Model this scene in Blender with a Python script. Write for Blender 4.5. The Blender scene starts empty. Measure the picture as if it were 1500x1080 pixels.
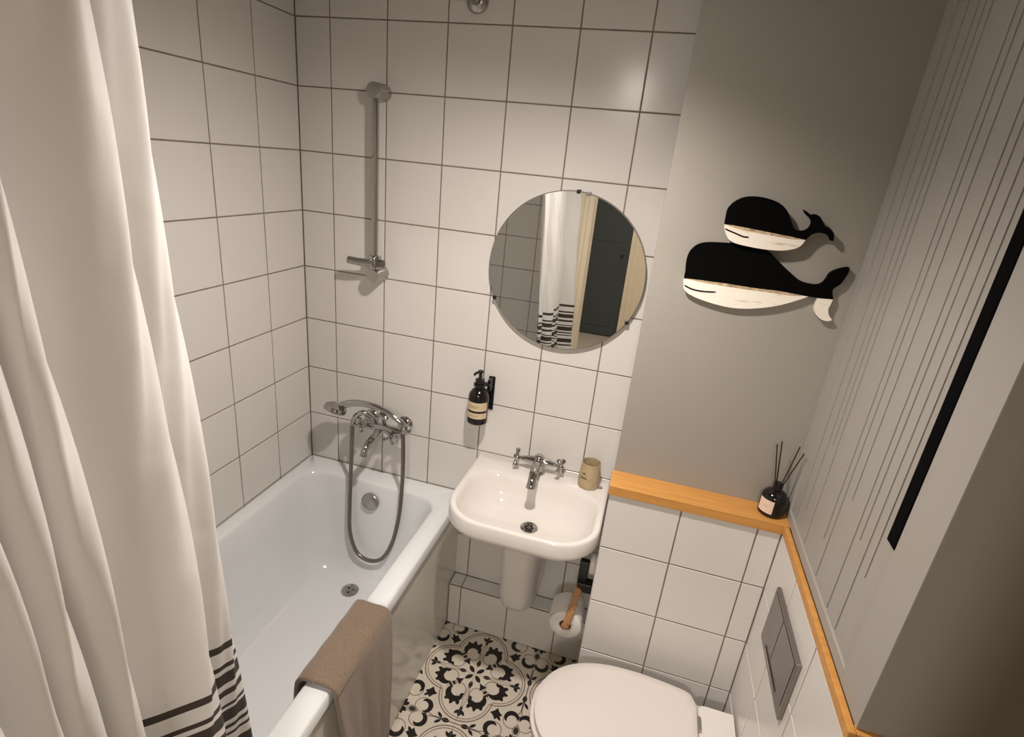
import bpy, bmesh, math, random
from mathutils import Vector, Matrix
random.seed(7)
S = bpy.context.scene
COL = S.collection
PI = math.pi
# ------------------------------------------------------------------ camera
F_PX = 798.326
CAM = Vector((1.25584, -1.74892, 1.83970))
ROT3 = (0.3482146, 0.25570667, 0.14393252)
def _rod(r):
    v = Vector(r); return Matrix.Rotation(v.length, 3, v.normalized())
RM = _rod(ROT3) @ Matrix(((1, 0, 0), (0, 0, -1), (0, 1, 0)))      # rows: right, down, forward
cd = bpy.data.cameras.new('camera'); cam = bpy.data.objects.new('camera', cd); COL.objects.link(cam)
cd.sensor_fit = 'HORIZONTAL'; cd.sensor_width = 36.0; cd.lens = F_PX / 1500 * 36; cd.clip_start = 0.01
mw = Matrix((RM[0], -RM[1], -RM[2])).transposed().to_4x4(); mw.translation = CAM
cam.matrix_world = mw
S.camera = cam
def at(u, v, ax, val):
    """point where the ray of photo pixel (u,v) meets the plane axis=val"""
    d = RM.transposed() @ Vector(((u - 750) / F_PX, (v - 540) / F_PX, 1))
    return CAM + d * ((val - CAM[ax]) / d[ax])
# ------------------------------------------------------------------ world, lights, exposure
w = bpy.data.worlds.new('world'); S.world = w; w.use_nodes = True
w.node_tree.nodes['Background'].inputs[0].default_value = (0.75, 0.8, 0.9, 1)
w.node_tree.nodes['Background'].inputs[1].default_value = 0.05
S.view_settings.view_transform = 'Standard'; S.view_settings.look = 'None'
S.view_settings.gamma = 1.0; S.view_settings.use_curve_mapping = False
S.view_settings.exposure = 0.05
LAMP = Vector((1.04, -.80, 2.18)); LAMP_W = 72.0; LAMP_COL = (1.0, 0.905, 0.825)
HALL_W = 34.0
CEIL = 2.42
# ------------------------------------------------------------------ materials
MATS = {}
def mat(name, col, rough=0.5, metal=0.0, spec=0.5, coat=0.0, noise=None, bump=None, bump_scale=40.0, trans=0.0):
    m = bpy.data.materials.new(name); m.use_nodes = True
    nt = m.node_tree; b = nt.nodes['Principled BSDF']
    b.inputs['Base Color'].default_value = (*col, 1); b.inputs['Roughness'].default_value = rough
    b.inputs['Metallic'].default_value = metal; b.inputs['Specular IOR Level'].default_value = spec
    b.inputs['Coat Weight'].default_value = coat
    tc = nt.nodes.new('ShaderNodeTexCoord')
    if noise:
        amt, sc = noise
        n = nt.nodes.new('ShaderNodeTexNoise'); n.inputs['Scale'].default_value = sc; n.inputs['Detail'].default_value = 5
        nt.links.new(tc.outputs['Object'], n.inputs['Vector'])
        r = nt.nodes.new('ShaderNodeValToRGB')
        r.color_ramp.elements[0].position = .3; r.color_ramp.elements[1].position = .7
        r.color_ramp.elements[0].color = (*[max(0, c * (1 - amt)) for c in col], 1)
        r.color_ramp.elements[1].color = (*[min(1, c * (1 + amt)) for c in col], 1)
        nt.links.new(n.outputs['Fac'], r.inputs['Fac']); nt.links.new(r.outputs['Color'], b.inputs['Base Color'])
    if bump:
        n2 = nt.nodes.new('ShaderNodeTexNoise'); n2.inputs['Scale'].default_value = bump_scale; n2.inputs['Detail'].default_value = 4
        nt.links.new(tc.outputs['Object'], n2.inputs['Vector'])
        bp = nt.nodes.new('ShaderNodeBump'); bp.inputs['Strength'].default_value = bump; bp.inputs['Distance'].default_value = 0.002
        nt.links.new(n2.outputs['Fac'], bp.inputs['Height']); nt.links.new(bp.outputs['Normal'], b.inputs['Normal'])
    MATS[name] = m
    return m
mat('tile', (0.71, 0.685, 0.655), 0.24, spec=0.45, bump=0.15, bump_scale=7)
mat('grout', (0.21, 0.17, 0.135), 0.9, noise=(0.25, 20))
mat('grey_paint', (0.335, 0.315, 0.28), 0.62, spec=0.3, bump=0.12, bump_scale=120)
mat('brown_paint', (0.30, 0.27, 0.23), 0.65, spec=0.25, bump=0.12, bump_scale=120)
mat('cabinet_paint', (0.37, 0.35, 0.325), 0.42, spec=0.35)
mat('ceiling_paint', (0.60, 0.58, 0.55), 0.9)
mat('cream_paint', (0.78, 0.68, 0.52), 0.45)
mat('dark_door', (0.050, 0.060, 0.063), 0.4)
mat('black', (0.006, 0.006, 0.006), 0.35)
mat('black_gloss', (0.006, 0.005, 0.005), 0.12)
mat('black_matte', (0.002, 0.002, 0.002), 0.8, spec=0.05)
mat('enamel', (0.78, 0.795, 0.805), 0.10, spec=0.5)
mat('panel_acrylic', (0.72, 0.69, 0.63), 0.16)
mat('ceramic', (0.76, 0.725, 0.69), 0.07, spec=0.5)
mat('seat_plastic', (0.70, 0.65, 0.62), 0.22)
mat('chrome', (0.45, 0.44, 0.43), 0.06, metal=1.0)
mat('chrome_soft', (0.46, 0.44, 0.42), 0.26, metal=1.0)
mat('hose_metal', (0.24, 0.215, 0.19), 0.33, metal=1.0)
mat('satin_steel', (0.34, 0.32, 0.31), 0.36, metal=1.0)
mat('dark_steel', (0.18, 0.16, 0.15), 0.3, metal=1.0)
mat('mirror_glass', (0.86, 0.87, 0.85), 0.01, metal=1.0)
mat('mirror_edge', (0.34, 0.31, 0.28), 0.25, metal=0.6)
mat('label_cream', (0.62, 0.50, 0.33), 0.6)
mat('label_pink', (0.80, 0.62, 0.50), 0.6)
mat('label_ink', (0.30, 0.22, 0.13), 0.7)
mat('cup_beige', (0.44, 0.34, 0.20), 0.55, noise=(0.1, 60))
mat('cup_ink', (0.10, 0.075, 0.05), 0.6)
mat('reed', (0.045, 0.022, 0.012), 0.8)
mat('paper', (0.82, 0.79, 0.74), 0.9, bump=0.3, bump_scale=200)
mat('rope', (0.46, 0.24, 0.10), 0.9, bump=0.5, bump_scale=300)
mat('cardboard', (0.33, 0.21, 0.12), 0.9)
mat('white_plastic', (0.75, 0.73, 0.70), 0.35)
mat('floor_cream', (0.66, 0.60, 0.51), 0.35, noise=(0.05, 25))
mat('floor_black', (0.010, 0.007, 0.006), 0.4)
mat('floor_line', (0.20, 0.14, 0.10), 0.45)
mat('hall_floor', (0.45, 0.40, 0.33), 0.5)
mat('whale_black', (0.002, 0.002, 0.002), 0.85, spec=0.05)
mat('lamp_white', (0.8, 0.8, 0.8), 0.4)
def wood_mat():
    m = bpy.data.materials.new('wood'); m.use_nodes = True; nt = m.node_tree; b = nt.nodes['Principled BSDF']
    tc = nt.nodes.new('ShaderNodeTexCoord'); mp = nt.nodes.new('ShaderNodeMapping'); mp.inputs['Scale'].default_value = (3, 40, 40)
    n = nt.nodes.new('ShaderNodeTexNoise'); n.inputs['Scale'].default_value = 2.2; n.inputs['Detail'].default_value = 6
    r = nt.nodes.new('ShaderNodeValToRGB')
    r.color_ramp.elements[0].position = .25; r.color_ramp.elements[0].color = (0.52, 0.235, 0.055, 1)
    r.color_ramp.elements[1].position = .8; r.color_ramp.elements[1].color = (0.66, 0.33, 0.09, 1)
    nt.links.new(tc.outputs['Object'], mp.inputs['Vector']); nt.links.new(mp.outputs['Vector'], n.inputs['Vector'])
    nt.links.new(n.outputs['Fac'], r.inputs['Fac']); nt.links.new(r.outputs['Color'], b.inputs['Base Color'])
    b.inputs['Roughness'].default_value = 0.42
    MATS['wood'] = m
wood_mat()
def distressed_mat():
    m = bpy.data.materials.new('whale_white'); m.use_nodes = True; nt = m.node_tree; b = nt.nodes['Principled BSDF']
    tc = nt.nodes.new('ShaderNodeTexCoord'); mp = nt.nodes.new('ShaderNodeMapping'); mp.inputs['Scale'].default_value = (14, 14, 110)
    n = nt.nodes.new('ShaderNodeTexNoise'); n.inputs['Scale'].default_value = 1.0; n.inputs['Detail'].default_value = 7
    r = nt.nodes.new('ShaderNodeValToRGB')
    r.color_ramp.elements[0].position = .26; r.color_ramp.elements[0].color = (0.60, 0.48, 0.33, 1)
    r.color_ramp.elements[1].position = .40; r.color_ramp.elements[1].color = (0.90, 0.84, 0.74, 1)
    nt.links.new(tc.outputs['Object'], mp.inputs['Vector']); nt.links.new(mp.outputs['Vector'], n.inputs['Vector'])
    nt.links.new(n.outputs['Fac'], r.inputs['Fac']); nt.links.new(r.outputs['Color'], b.inputs['Base Color'])
    b.inputs['Roughness'].default_value = 0.75
    MATS['whale_white'] = m
distressed_mat()
mat('whale_tan', (0.48, 0.36, 0.22), 0.8, noise=(0.5, 90))
def towel_mat():
    m = mat('towel', (0.225, 0.165, 0.118), 0.95, spec=0.1, noise=(0.18, 220), bump=1.0, bump_scale=420)
    m.node_tree.nodes['Principled BSDF'].inputs['Sheen Weight'].default_value = 0.3
towel_mat()
def curtain_mat():
    # white woven polyester with dark woven bands printed near the hem (bands follow the cloth's own length: UV v in metres)
    m = bpy.data.materials.new('curtain'); m.use_nodes = True; nt = m.node_tree
    b = nt.nodes['Principled BSDF']; out = nt.nodes['Material Output']
    uv = nt.nodes.new('ShaderNodeUVMap'); sep = nt.nodes.new('ShaderNodeSeparateXYZ')
    nt.links.new(uv.outputs['UV'], sep.inputs['Vector'])
    mr = nt.nodes.new('ShaderNodeMapRange'); mr.inputs['From Min'].default_value = 0.70; mr.inputs['From Max'].default_value = 1.10
    nt.links.new(sep.outputs['Y'], mr.inputs['Value'])
    rp = nt.nodes.new('ShaderNodeValToRGB'); rp.color_ramp.interpolation = 'CONSTANT'
    bands = [(0, .014), (.042, .051), (.060, .084), (.096, .109), (.128, .134), (.140, .165), (.174, .182),
             (.192, .198), (.215, .240), (.252, .262), (.285, .300)]
    white = (0.87, 0.85, 0.83, 1); dark = (0.062, 0.048, 0.040, 1)
    top = 1.055; st = []
    for a, c in bands: st += [((top - c - .70) / .40, dark), ((top - a - .70) / .40, white)]
    st.sort(key=lambda q: q[0])
    el = rp.color_ramp.elements
    el[0].position = 0; el[0].color = white; el[1].position = st[0][0]; el[1].color = st[0][1]
    for p, c in st[1:]:
        e = el.new(p); e.color = c
    nt.links.new(mr.outputs['Result'], rp.inputs['Fac']); nt.links.new(rp.outputs['Color'], b.inputs['Base Color'])
    b.inputs['Roughness'].default_value = 0.55; b.inputs['Specular IOR Level'].default_value = 0.3; b.inputs['Sheen Weight'].default_value = 0.1
    tl = nt.nodes.new('ShaderNodeBsdfTranslucent'); nt.links.new(rp.outputs['Color'], tl.inputs['Color'])
    mx = nt.nodes.new('ShaderNodeMixShader'); mx.inputs['Fac'].default_value = 0.30
    nt.links.new(b.outputs['BSDF'], mx.inputs[1]); nt.links.new(tl.outputs['BSDF'], mx.inputs[2]); nt.links.new(mx.outputs['Shader'], out.inputs['Surface'])
    n2 = nt.nodes.new('ShaderNodeTexNoise'); n2.inputs['Scale'].default_value = 6; n2.inputs['Detail'].default_value = 3
    tc = nt.nodes.new('ShaderNodeTexCoord'); nt.links.new(tc.outputs['Object'], n2.inputs['Vector'])
    bp = nt.nodes.new('ShaderNodeBump'); bp.inputs['Strength'].default_value = 0.35; bp.inputs['Distance'].default_value = 0.02
    nt.links.new(n2.outputs['Fac'], bp.inputs['Height']); nt.links.new(bp.outputs['Normal'], b.inputs['Normal'])
    MATS['curtain'] = m
curtain_mat()
def emit_mat(name, col, st):
    m = bpy.data.materials.new(name); m.use_nodes = True; b = m.node_tree.nodes['Principled BSDF']
    b.inputs['Emission Color'].default_value = (*col, 1); b.inputs['Emission Strength'].default_value = st
    b.inputs['Base Color'].default_value = (.8, .8, .8, 1); MATS[name] = m
emit_mat('lamp_glow', LAMP_COL, 75.0)
# ------------------------------------------------------------------ mesh helpers
class MB:
    def __init__(s): s.v = []; s.f = []; s.m = []
    def add(s, vs, fs, mi=0):
        o = len(s.v); s.v += [tuple(q) for q in vs]; s.f += [tuple(i + o for i in f) for f in fs]; s.m += [mi] * len(fs); return s
    def box(s, x0, x1, y0, y1, z0, z1, mi=0):
        vs = [(x, y, z) for z in (z0, z1) for y in (y0, y1) for x in (x0, x1)]
        return s.add(vs, [(0, 2, 3, 1), (4, 5, 7, 6), (0, 1, 5, 4), (2, 6, 7, 3), (0, 4, 6, 2), (1, 3, 7, 5)], mi)
    def rings(s, rings, cap0=True, cap1=True, mi=0, closed=True):
        n = len(rings[0]); vs = [q for r in rings for q in r]; fs = []
        for i in range(len(rings) - 1):
            for j in range(n if closed else n - 1):
                k = (j + 1) % n
                fs.append((i * n + j, i * n + k, (i + 1) * n + k, (i + 1) * n + j))
        if cap0: fs.append(tuple(reversed(range(n))))
        if cap1: fs.append(tuple((len(rings) - 1) * n + j for j in range(n)))
        return s.add(vs, fs, mi)
    def tube(s, path, r, n=12, cap=True, mi=0):
        path = [Vector(p) for p in path]; rs = r if isinstance(r, (list, tuple)) else [r] * len(path)
        t = (path[1] - path[0]).normalized(); up = Vector((0, 0, 1)) if abs(t.z) < .9 else Vector((1, 0, 0))
        nrm = (up - t * up.dot(t)).normalized(); rings = []
        for i, p in enumerate(path):
            a = path[max(0, i - 1)]; b = path[min(len(path) - 1, i + 1)]; t = (b - a).normalized()
            nrm = (nrm - t * nrm.dot(t)).normalized(); bi = t.cross(nrm)
            rings.append([p + (nrm * math.cos(2 * PI * k / n) + bi * math.sin(2 * PI * k / n)) * rs[i] for k in range(n)])
        return s.rings(rings, cap, cap, mi)
    def lathe(s, prof, c, ax=(0, 0, 1), n=24, mi=0, cap=True):
        """prof: (radius, height) list along axis ax from point c"""
        t = Vector(ax).normalized(); up = Vector((0, 0, 1)) if abs(t.z) < .9 else Vector((1, 0, 0))
        a = (up - t * up.dot(t)).normalized(); b = t.cross(a); c = Vector(c)
        R = [[c + t * h + (a * math.cos(2 * PI * k / n) + b * math.sin(2 * PI * k / n)) * max(r, 1e-5) for k in range(n)] for r, h in prof]
        return s.rings(R, cap, cap, mi)
    def prism(s, poly, d, mi=0):
        d = Vector(d); n = len(poly); vs = [Vector(p) for p in poly] + [Vector(p) + d for p in poly]
        fs = [tuple(range(n)), tuple(reversed(range(n, 2 * n)))] + [(i, i + n, (i + 1) % n + n, (i + 1) % n) for i in range(n)]
        return s.add(vs, fs, mi)
    def mesh(s, name, mats, smooth=False, fix=True):
        me = bpy.data.meshes.new(name); me.from_pydata(s.v, [], s.f)
        for q in ([mats] if isinstance(mats, str) else mats): me.materials.append(MATS[q])
        for p, mi in zip(me.polygons, s.m): p.material_index = mi
        if fix:
            bm = bmesh.new(); bm.from_mesh(me); bmesh.ops.recalc_face_normals(bm, faces=bm.faces); bm.to_mesh(me); bm.free()
        if smooth:
            me.polygons.foreach_set('use_smooth', [True] * len(me.polygons))
            me.set_sharp_from_angle(angle=math.radians(smooth if smooth is not True else 40))
        return me
    def build(s, name, mats, parent=None, smooth=False, bevel=None, fix=True, subd=0):
        o = bpy.data.objects.new(name, s.mesh(name, mats, smooth, fix)); COL.objects.link(o)
        if parent: o.parent = parent; o.matrix_parent_inverse = parent.matrix_basis.inverted()
        if bevel:
            b = o.modifiers.new('bevel', 'BEVEL'); b.width = bevel; b.segments = 3; b.limit_method = 'ANGLE'; b.angle_limit = math.radians(40)
            o.data.polygons.foreach_set('use_smooth', [True] * len(o.data.polygons))
            wn = o.modifiers.new('wn', 'WEIGHTED_NORMAL'); wn.keep_sharp = False
        if subd:
            b = o.modifiers.new('subd', 'SUBSURF'); b.levels = subd; b.render_levels = subd
        return o
def tag(o, label, cat, group=None):
    o['label'] = label; o['category'] = cat
    if group: o['group'] = group
    return o
def thing(name, label, cat, loc, group=None):
    o = bpy.data.objects.new(name, None); COL.objects.link(o); o.location = loc; o.empty_display_size = 0.05
    return tag(o, label, cat, group)
def struct(o, label=None, cat=None):
    o['kind'] = 'structure'
    if label: tag(o, label, cat)
    return o
def cat_rom(pts, k=4, closed=False):
    P = [Vector(p) for p in pts]; n = len(P); out = []
    for i in range(n if closed else n - 1):
        g = (lambda j: P[j % n]) if closed else (lambda j: P[min(max(j, 0), n - 1)])
        a, b, c, d = g(i - 1), g(i), g(i + 1), g(i + 2)
        for q in range(k):
            t = q / k
            out.append(0.5 * ((2 * b) + (c - a) * t + (2 * a - 5 * b + 4 * c - d) * t * t + (3 * b - a - 3 * c + d) * t ** 3))
    if not closed: out.append(P[-1])
    return out
def rrect(x0, x1, y0, y1, rs, z, n=8):
    """rounded rectangle ring; rs radii at (x1,y1),(x0,y1),(x0,y0),(x1,y0)"""
    if not isinstance(rs, (tuple, list)): rs = [rs] * 4
    out = []
    for (cx, cy, sx, sy, a0), r in zip(((x1, y1, -1, -1, 0), (x0, y1, 1, -1, 90), (x0, y0, 1, 1, 180), (x1, y0, -1, 1, 270)), rs):
        ox, oy = cx + sx * r, cy + sy * r
        for k in range(n + 1):
            a = math.radians(a0 + 90 * k / n); out.append(Vector((ox + r * math.cos(a), oy + r * math.sin(a), z)))
    return out
# ------------------------------------------------------------------ tiles
J = 0.0038          # joint width
TILE_MESH = {}
def tile_mesh(wd, ht):
    key = (round(wd, 4), round(ht, 4))
    if key in TILE_MESH: return TILE_MESH[key]
    a, b = wd / 2 - J / 2, ht / 2 - J / 2; c = 0.0012; d = 0.006
    m = MB()
    R = [[(-a, d, -b), (a, d, -b), (a, d, b), (-a, d, b)], [(-a, c, -b), (a, c, -b), (a, c, b), (-a, c, b)],
         [(-a + c, 0, -b + c), (a - c, 0, -b + c), (a - c, 0, b - c), (-a + c, 0, b - c)]]
    m.rings(R, True, True)
    TILE_MESH[key] = m.mesh('tile', 'tile'); return TILE_MESH[key]
def tiles(parent, origin, udir, vdir, ndir, us, vs, skip=None):
    """grid of wall tiles: us, vs are break positions along udir / vdir from origin; ndir points into the room"""
    o = Vector(origin); U, V, N = Vector(udir), Vector(vdir), Vector(ndir)
    for i in range(len(us) - 1):
        for j in range(len(vs) - 1):
            wd, ht = us[i + 1] - us[i], vs[j + 1] - vs[j]
            if wd < .012 or ht < .012: continue
            cu, cv = (us[i] + us[i + 1]) / 2, (vs[j] + vs[j + 1]) / 2
            if skip and skip(cu, cv): continue
            t = bpy.data.objects.new('tile', tile_mesh(wd, ht)); COL.objects.link(t); t.parent = parent
            M = Matrix((U, -N, V)).transposed().to_4x4()
            jit = Matrix.Rotation(math.radians(random.gauss(0, .13)), 4, 'X') @ Matrix.Rotation(math.radians(random.gauss(0, .13)), 4, 'Z')
            M = M @ jit; M.translation = o + U * cu + V * cv
            t.matrix_basis = M
G = 0.0016          # how far the grout lies behind the tile faces
Z0 = 0.205          # height of the first bed joint above the floor
ROWS = [0.0] + [Z0 + .2 * k for k in range(12) if Z0 + .2 * k < CEIL] + [CEIL]
W0 = 0.1256         # cut column in the corner
XE = 1.242          # left edge of boxing and painted wall
# ================================================================== SETTING
fl = MB().box(0, 2.12, -1.76, 0, -.10, -.0035).build('floor', 'grout'); struct(fl)
ce = MB().box(-.1, 2.22, -1.76, .1, CEIL, CEIL + .08).build('ceiling', 'ceiling_paint'); struct(ce)
wb = MB().box(-.1, 1.9, G, .1, -.1, CEIL).build('wall_back', 'grout'); struct(wb)
colsx = [0.0] + [W0 + .2 * k for k in range(6)] + [XE]
tiles(wb, (0, 0, 0), (1, 0, 0), (0, 0, 1), (0, -1, 0), colsx, ROWS, skip=lambda u, v: (v < .2) or (u < .6 and v < .5))
wl = MB().box(-.1, -G, -1.76, 0, -.1, CEIL).build('wall_left', 'grout'); struct(wl)
tiles(wl, (0, 0, 0), (0, -1, 0), (0, 0, 1), (1, 0, 0), [.2 * k for k in range(9)] + [1.66], ROWS, skip=lambda u, v: v < .5)
# end wall of the bath with the doorway beside it
wf = MB()
wf.box(0, .81, -1.76, -1.66 - G, 0, CEIL).box(1.66, 2.12, -1.76, -1.66 - G, 0, CEIL).box(.81, 1.66, -1.76, -1.66 - G, 2.06, CEIL)
wf = wf.build('wall_front', 'grout'); struct(wf)
tiles(wf, (0, -1.66, 0), (1, 0, 0), (0, 0, 1), (0, 1, 0), [0, W0 - .02, W0 + .18, W0 + .38, W0 + .58], ROWS, skip=lambda u, v: v < .5)
# low step below the basin
ST = -.070
ws = MB().box(.672, XE, ST + G, G, 0, .205 - G).build('wall_step', 'grout'); struct(ws)
sx = [.674, W0 + .6, W0 + .8, W0 + 1.0, XE]
tiles(ws, (0, ST, 0), (1, 0, 0), (0, 0, 1), (0, -1, 0), sx, [0, .2])
tiles(ws, (0, ST + .001, .205), (1, 0, 0), (0, 1, 0), (0, 0, 1), sx, [0, .069])
# half-height boxing right of the basin
BY = -.383; XR = 1.70; LZ = 0.99
wx = MB().box(XE + G, 1.9, BY + G, .05, 0, LZ).build('wall_boxing', 'grout'); struct(wx)
RB = [0, .205, .405, .605, .805, LZ]
tiles(wx, (0, BY, 0), (1, 0, 0), (0, 0, 1), (0, -1, 0), [XE, XE + .1995, XE + .399, XR], RB)
tiles(wx, (XE, 0, 0), (0, -1, 0), (0, 0, 1), (-1, 0, 0), [0, .183, .383], RB)
# painted wall above the boxing
PY = -.30
wp = MB().box(XE, 1.9, PY, .05, LZ, CEIL).build('wall_painted', 'grey_paint', bevel=.002); struct(wp)
# right wall behind the toilet (tiled to the ledge) ending in a free end
YE = -.964
wr = MB().box(XR + G, 2.12, YE + G, BY + .01, 0, LZ).build('wall_right', 'grout'); struct(wr)
tiles(wr, (XR, 0, 0), (0, -1, 0), (0, 0, 1), (-1, 0, 0), [.383, .568, .768, -YE], RB)
tiles(wr, (XR, YE, 0), (1, 0, 0), (0, 0, 1), (0, -1, 0), [0, .2, .4], RB)
wo = MB().box(2.10, 2.20, -1.76, YE + .02, 0, CEIL).build('wall_outer', 'grey_paint'); struct(wo)
# oak ledges
t1 = MB().box(XE - .004, 1.712, BY - .008, PY, LZ, 1.02).build('trim_1', 'wood', bevel=.002); struct(t1)
t2 = MB().box(1.6965, 1.7095, YE - .010, BY - .0085, LZ + .004, 1.018).build('trim_2', 'wood', bevel=.002); struct(t2)
t3 = MB().box(1.7100, 2.10, YE - .010, YE + .01, LZ + .004, 1.018).build('trim_3', 'wood', bevel=.002); struct(t3)
# door frame (seen in the mirror)
df = MB()
df.box(.728, .775, -1.6585, -1.640, 0, 2.10).box(.775, .80, -1.6585, -1.632, 0, 2.10).box(.80, .83, -1.80, -1.636, 0, 2.10)
df.box(1.64, 1.67, -1.80, -1.636, 0, 2.10).box(1.67, 1.74, -1.6585, -1.638, 0, 2.10).box(.83, 1.64, -1.80, -1.636, 2.05, 2.10)
df = df.build('door_1', 'cream_paint', bevel=.003); struct(df)
# hallway behind the photographer (seen in the mirror)
hf = MB().box(-.6, 2.4, -4.75, -1.76, -.10, -.004).build('floor_hall', 'hall_floor'); struct(hf)
hc = MB().box(-.6, 2.4, -4.75, -1.76, CEIL, CEIL + .08).build('ceiling_hall', 'ceiling_paint'); struct(hc)
hw = MB().box(-.6, 2.4, -4.76, -4.66, 0, CEIL).build('wall_hall_far', 'cream_paint'); struct(hw)
h2 = MB().box(-.70, -.6, -4.76, -1.70, 0, CEIL).build('wall_hall_left', 'cream_paint'); struct(h2)
h3 = MB().box(2.4, 2.5, -4.76, -1.70, 0, CEIL).build('wall_hall_right', 'cream_paint'); struct(h3)
h4 = MB().box(-.7, -.1, -1.76, -1.70, 0, CEIL).box(2.20, 2.5, -1.76, -1.70, 0, CEIL).build('wall_hall_near', 'cream_paint'); struct(h4)
dd = thing('door_2', 'dark charcoal panelled door in a cream frame, reflected in the round mirror', 'door', (.52, -4.655, 0)); dd['kind'] = 'structure'
m = MB().box(.12, .92, -4.658, -4.625, .008, 2.05); m.build('door_leaf', 'dark_door', dd, bevel=.003)
for z0, z1 in ((.12, .98), (1.10, 1.93)):
    MB().box(.22, .82, -4.625, -4.618, z0, z1).build('door_panel', 'dark_door', dd, bevel=.004)
MB().lathe([(.012, 0), (.012, .04), (.02, .045), (.02, .06)], (.86, -4.625, 1.0), (0, 1, 0)).build('door_handle', 'dark_steel', dd, smooth=True)
for x0, x1, t in ((.03, .115, .02), (.925, .97, .03), (.97, 1.03, .018)):
    MB().box(x0, x1, -4.658, -4.658 + .03 + t, 0, 2.12).build('door_frame', 'cream_paint', dd, bevel=.004)
MB().box(.03, 1.03, -4.658, -4.62, 2.0625, 2.12).build('door_frame', 'cream_paint', dd, bevel=.004)
# ------------------------------------------------------------------ patterned floor tiles
FT = 0.208
def floor_tile():
    m = MB(); j = .0006
    m.box(j, FT - j, j, FT - j, -.006, -.0003, 0)
    lo, hi = j, FT - j
    def clip(poly):
        for ax, sgn, lim in ((0, 1, lo), (0, -1, hi), (1, 1, lo), (1, -1, hi)):
            res = []
            for i in range(len(poly)):
                a, b = poly[i - 1], poly[i]; da, db = sgn * (a[ax] - lim), sgn * (b[ax] - lim)
                if (da >= 0) != (db >= 0):
                    t = da / (da - db); res.append((a[0] + (b[0] - a[0]) * t, a[1] + (b[1] - a[1]) * t))
                if db >= 0: res.append(b)
            poly = res
            if len(poly) < 3: return None
        return poly
    lay = [0]
    def poly(pts, mi=1, sym=True):
        """pts in cm; drawn with its mirror image across the tile's diagonal"""
        for s in ((0, 1), (1, 0)) if sym else ((0, 1),):
            q = clip([(p[s[0]] / 100, p[s[1]] / 100) for p in pts])
            if not q: continue
            ar = sum(q[i - 1][0] * q[i][1] - q[i][0] * q[i - 1][1] for i in range(len(q)))
            if ar < 0: q = q[::-1]
            lay[0] += 1; z = (1.2e-4 if mi == 1 else 2e-5) + (lay[0] % 7) * 6e-6
            m.add([(a, b, z) for a, b in q], [tuple(range(len(q)))], mi)
    def arc(cx, cy, r, a0, a1, wd, mi=2, n=20, sym=True):
        for k in range(n):
            t0, t1 = math.radians(a0 + (a1 - a0) * k / n), math.radians(a0 + (a1 - a0) * (k + 1) / n)
            poly([(cx + (r - wd / 2) * math.cos(t0), cy + (r - wd / 2) * math.sin(t0)), (cx + (r + wd / 2) * math.cos(t0), cy + (r + wd / 2) * math.sin(t0)),
                  (cx + (r + wd / 2) * math.cos(t1), cy + (r + wd / 2) * math.sin(t1)), (cx + (r - wd / 2) * math.cos(t1), cy + (r - wd / 2) * math.sin(t1))], mi, sym)
    def line(p0, p1, wd, mi=2, sym=True):
        d = Vector((p1[0] - p0[0], p1[1] - p0[1])); n = Vector((-d.y, d.x)).normalized() * wd / 2
        poly([(p0[0] - n.x, p0[1] - n.y), (p1[0] - n.x, p1[1] - n.y), (p1[0] + n.x, p1[1] + n.y), (p0[0] + n.x, p0[1] + n.y)], mi, sym)
    def leaf(c, ang, ln, wd, mi=1, sym=True):
        a = math.radians(ang); pts = []
        for k in range(10):
            t = k / 9; pts.append((ln * (t - .5), wd / 2 * math.sin(PI * t) ** .8))
        pts += [(x, -y) for x, y in pts[-2:0:-1]]
        poly([(c[0] + x * math.cos(a) - y * math.sin(a), c[1] + x * math.sin(a) + y * math.cos(a)) for x, y in pts], mi, sym)
    def star(c, r0, r1, n, ang, mi=1, sym=True):
        poly([(c[0] + (r0 if k % 2 == 0 else r1) * math.cos(math.radians(ang + 180 * k / n)), c[1] + (r0 if k % 2 == 0 else r1) * math.sin(math.radians(ang + 180 * k / n))) for k in range(2 * n)], mi, sym)
    def crescent(c, r, ang, span, thick, tips=0):
        pts = []; n = 16
        for k in range(n + 1):
            t = k / n; a = math.radians(ang - span / 2 + span * t); e = math.sin(PI * t)
            bump = 0
            if tips: bump = .95 * max(0, math.cos((t - .5) * 2 * PI * 1.5 * 1.25)) ** 3 * e
            R = r + thick * e ** .7 + bump; pts.append((c[0] + R * math.cos(a), c[1] + R * math.sin(a)))
        for k in range(n, -1, -1):
            a = math.radians(ang - span / 2 + span * k / n); pts.append((c[0] + r * math.cos(a), c[1] + r * math.sin(a)))
        poly(pts)
    # quatrefoil outline: two concentric lines
    arc(9.6, 0, 9.9, 0, 92, .40, 2, 28); arc(9.6, 0, 8.95, 0, 88, .26, 2, 28)
    # flower and buds at the centre
    leaf((1.75, 1.75), 45, 3.6, 1.7, 1, False)
    leaf((4.8, 0), 0, 3.2, 1.6, 1)
    # palmette on the diagonal, knots towards the notch
    star((4.45, 4.45), 1.9, .8, 3, 45 + 180, 1, False); line((4.2, 4.2), (8.2, 8.2), .2, 2, False)
    for q in (6.1, 7.1): leaf((q, q), -45, 2.0, 1.0, 1, False)
    # scroll: pale disc with outline and a black cusped crescent
    arc(8.1, 3.6, 2.75, 60, 360, .3, 2, 22)
    crescent((8.6, 3.75), 2.35, 24, 190, 2.5)
    for an, ll in ((-20, 2.2), (8, 2.7), (36, 2.2)): leaf((8.6 + 4.7 * math.cos(math.radians(an)), 3.75 + 4.7 * math.sin(math.radians(an))), an, ll, 1.5)
    leaf((9.7, 1.6), 60, 1.9, 1.1)
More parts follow.
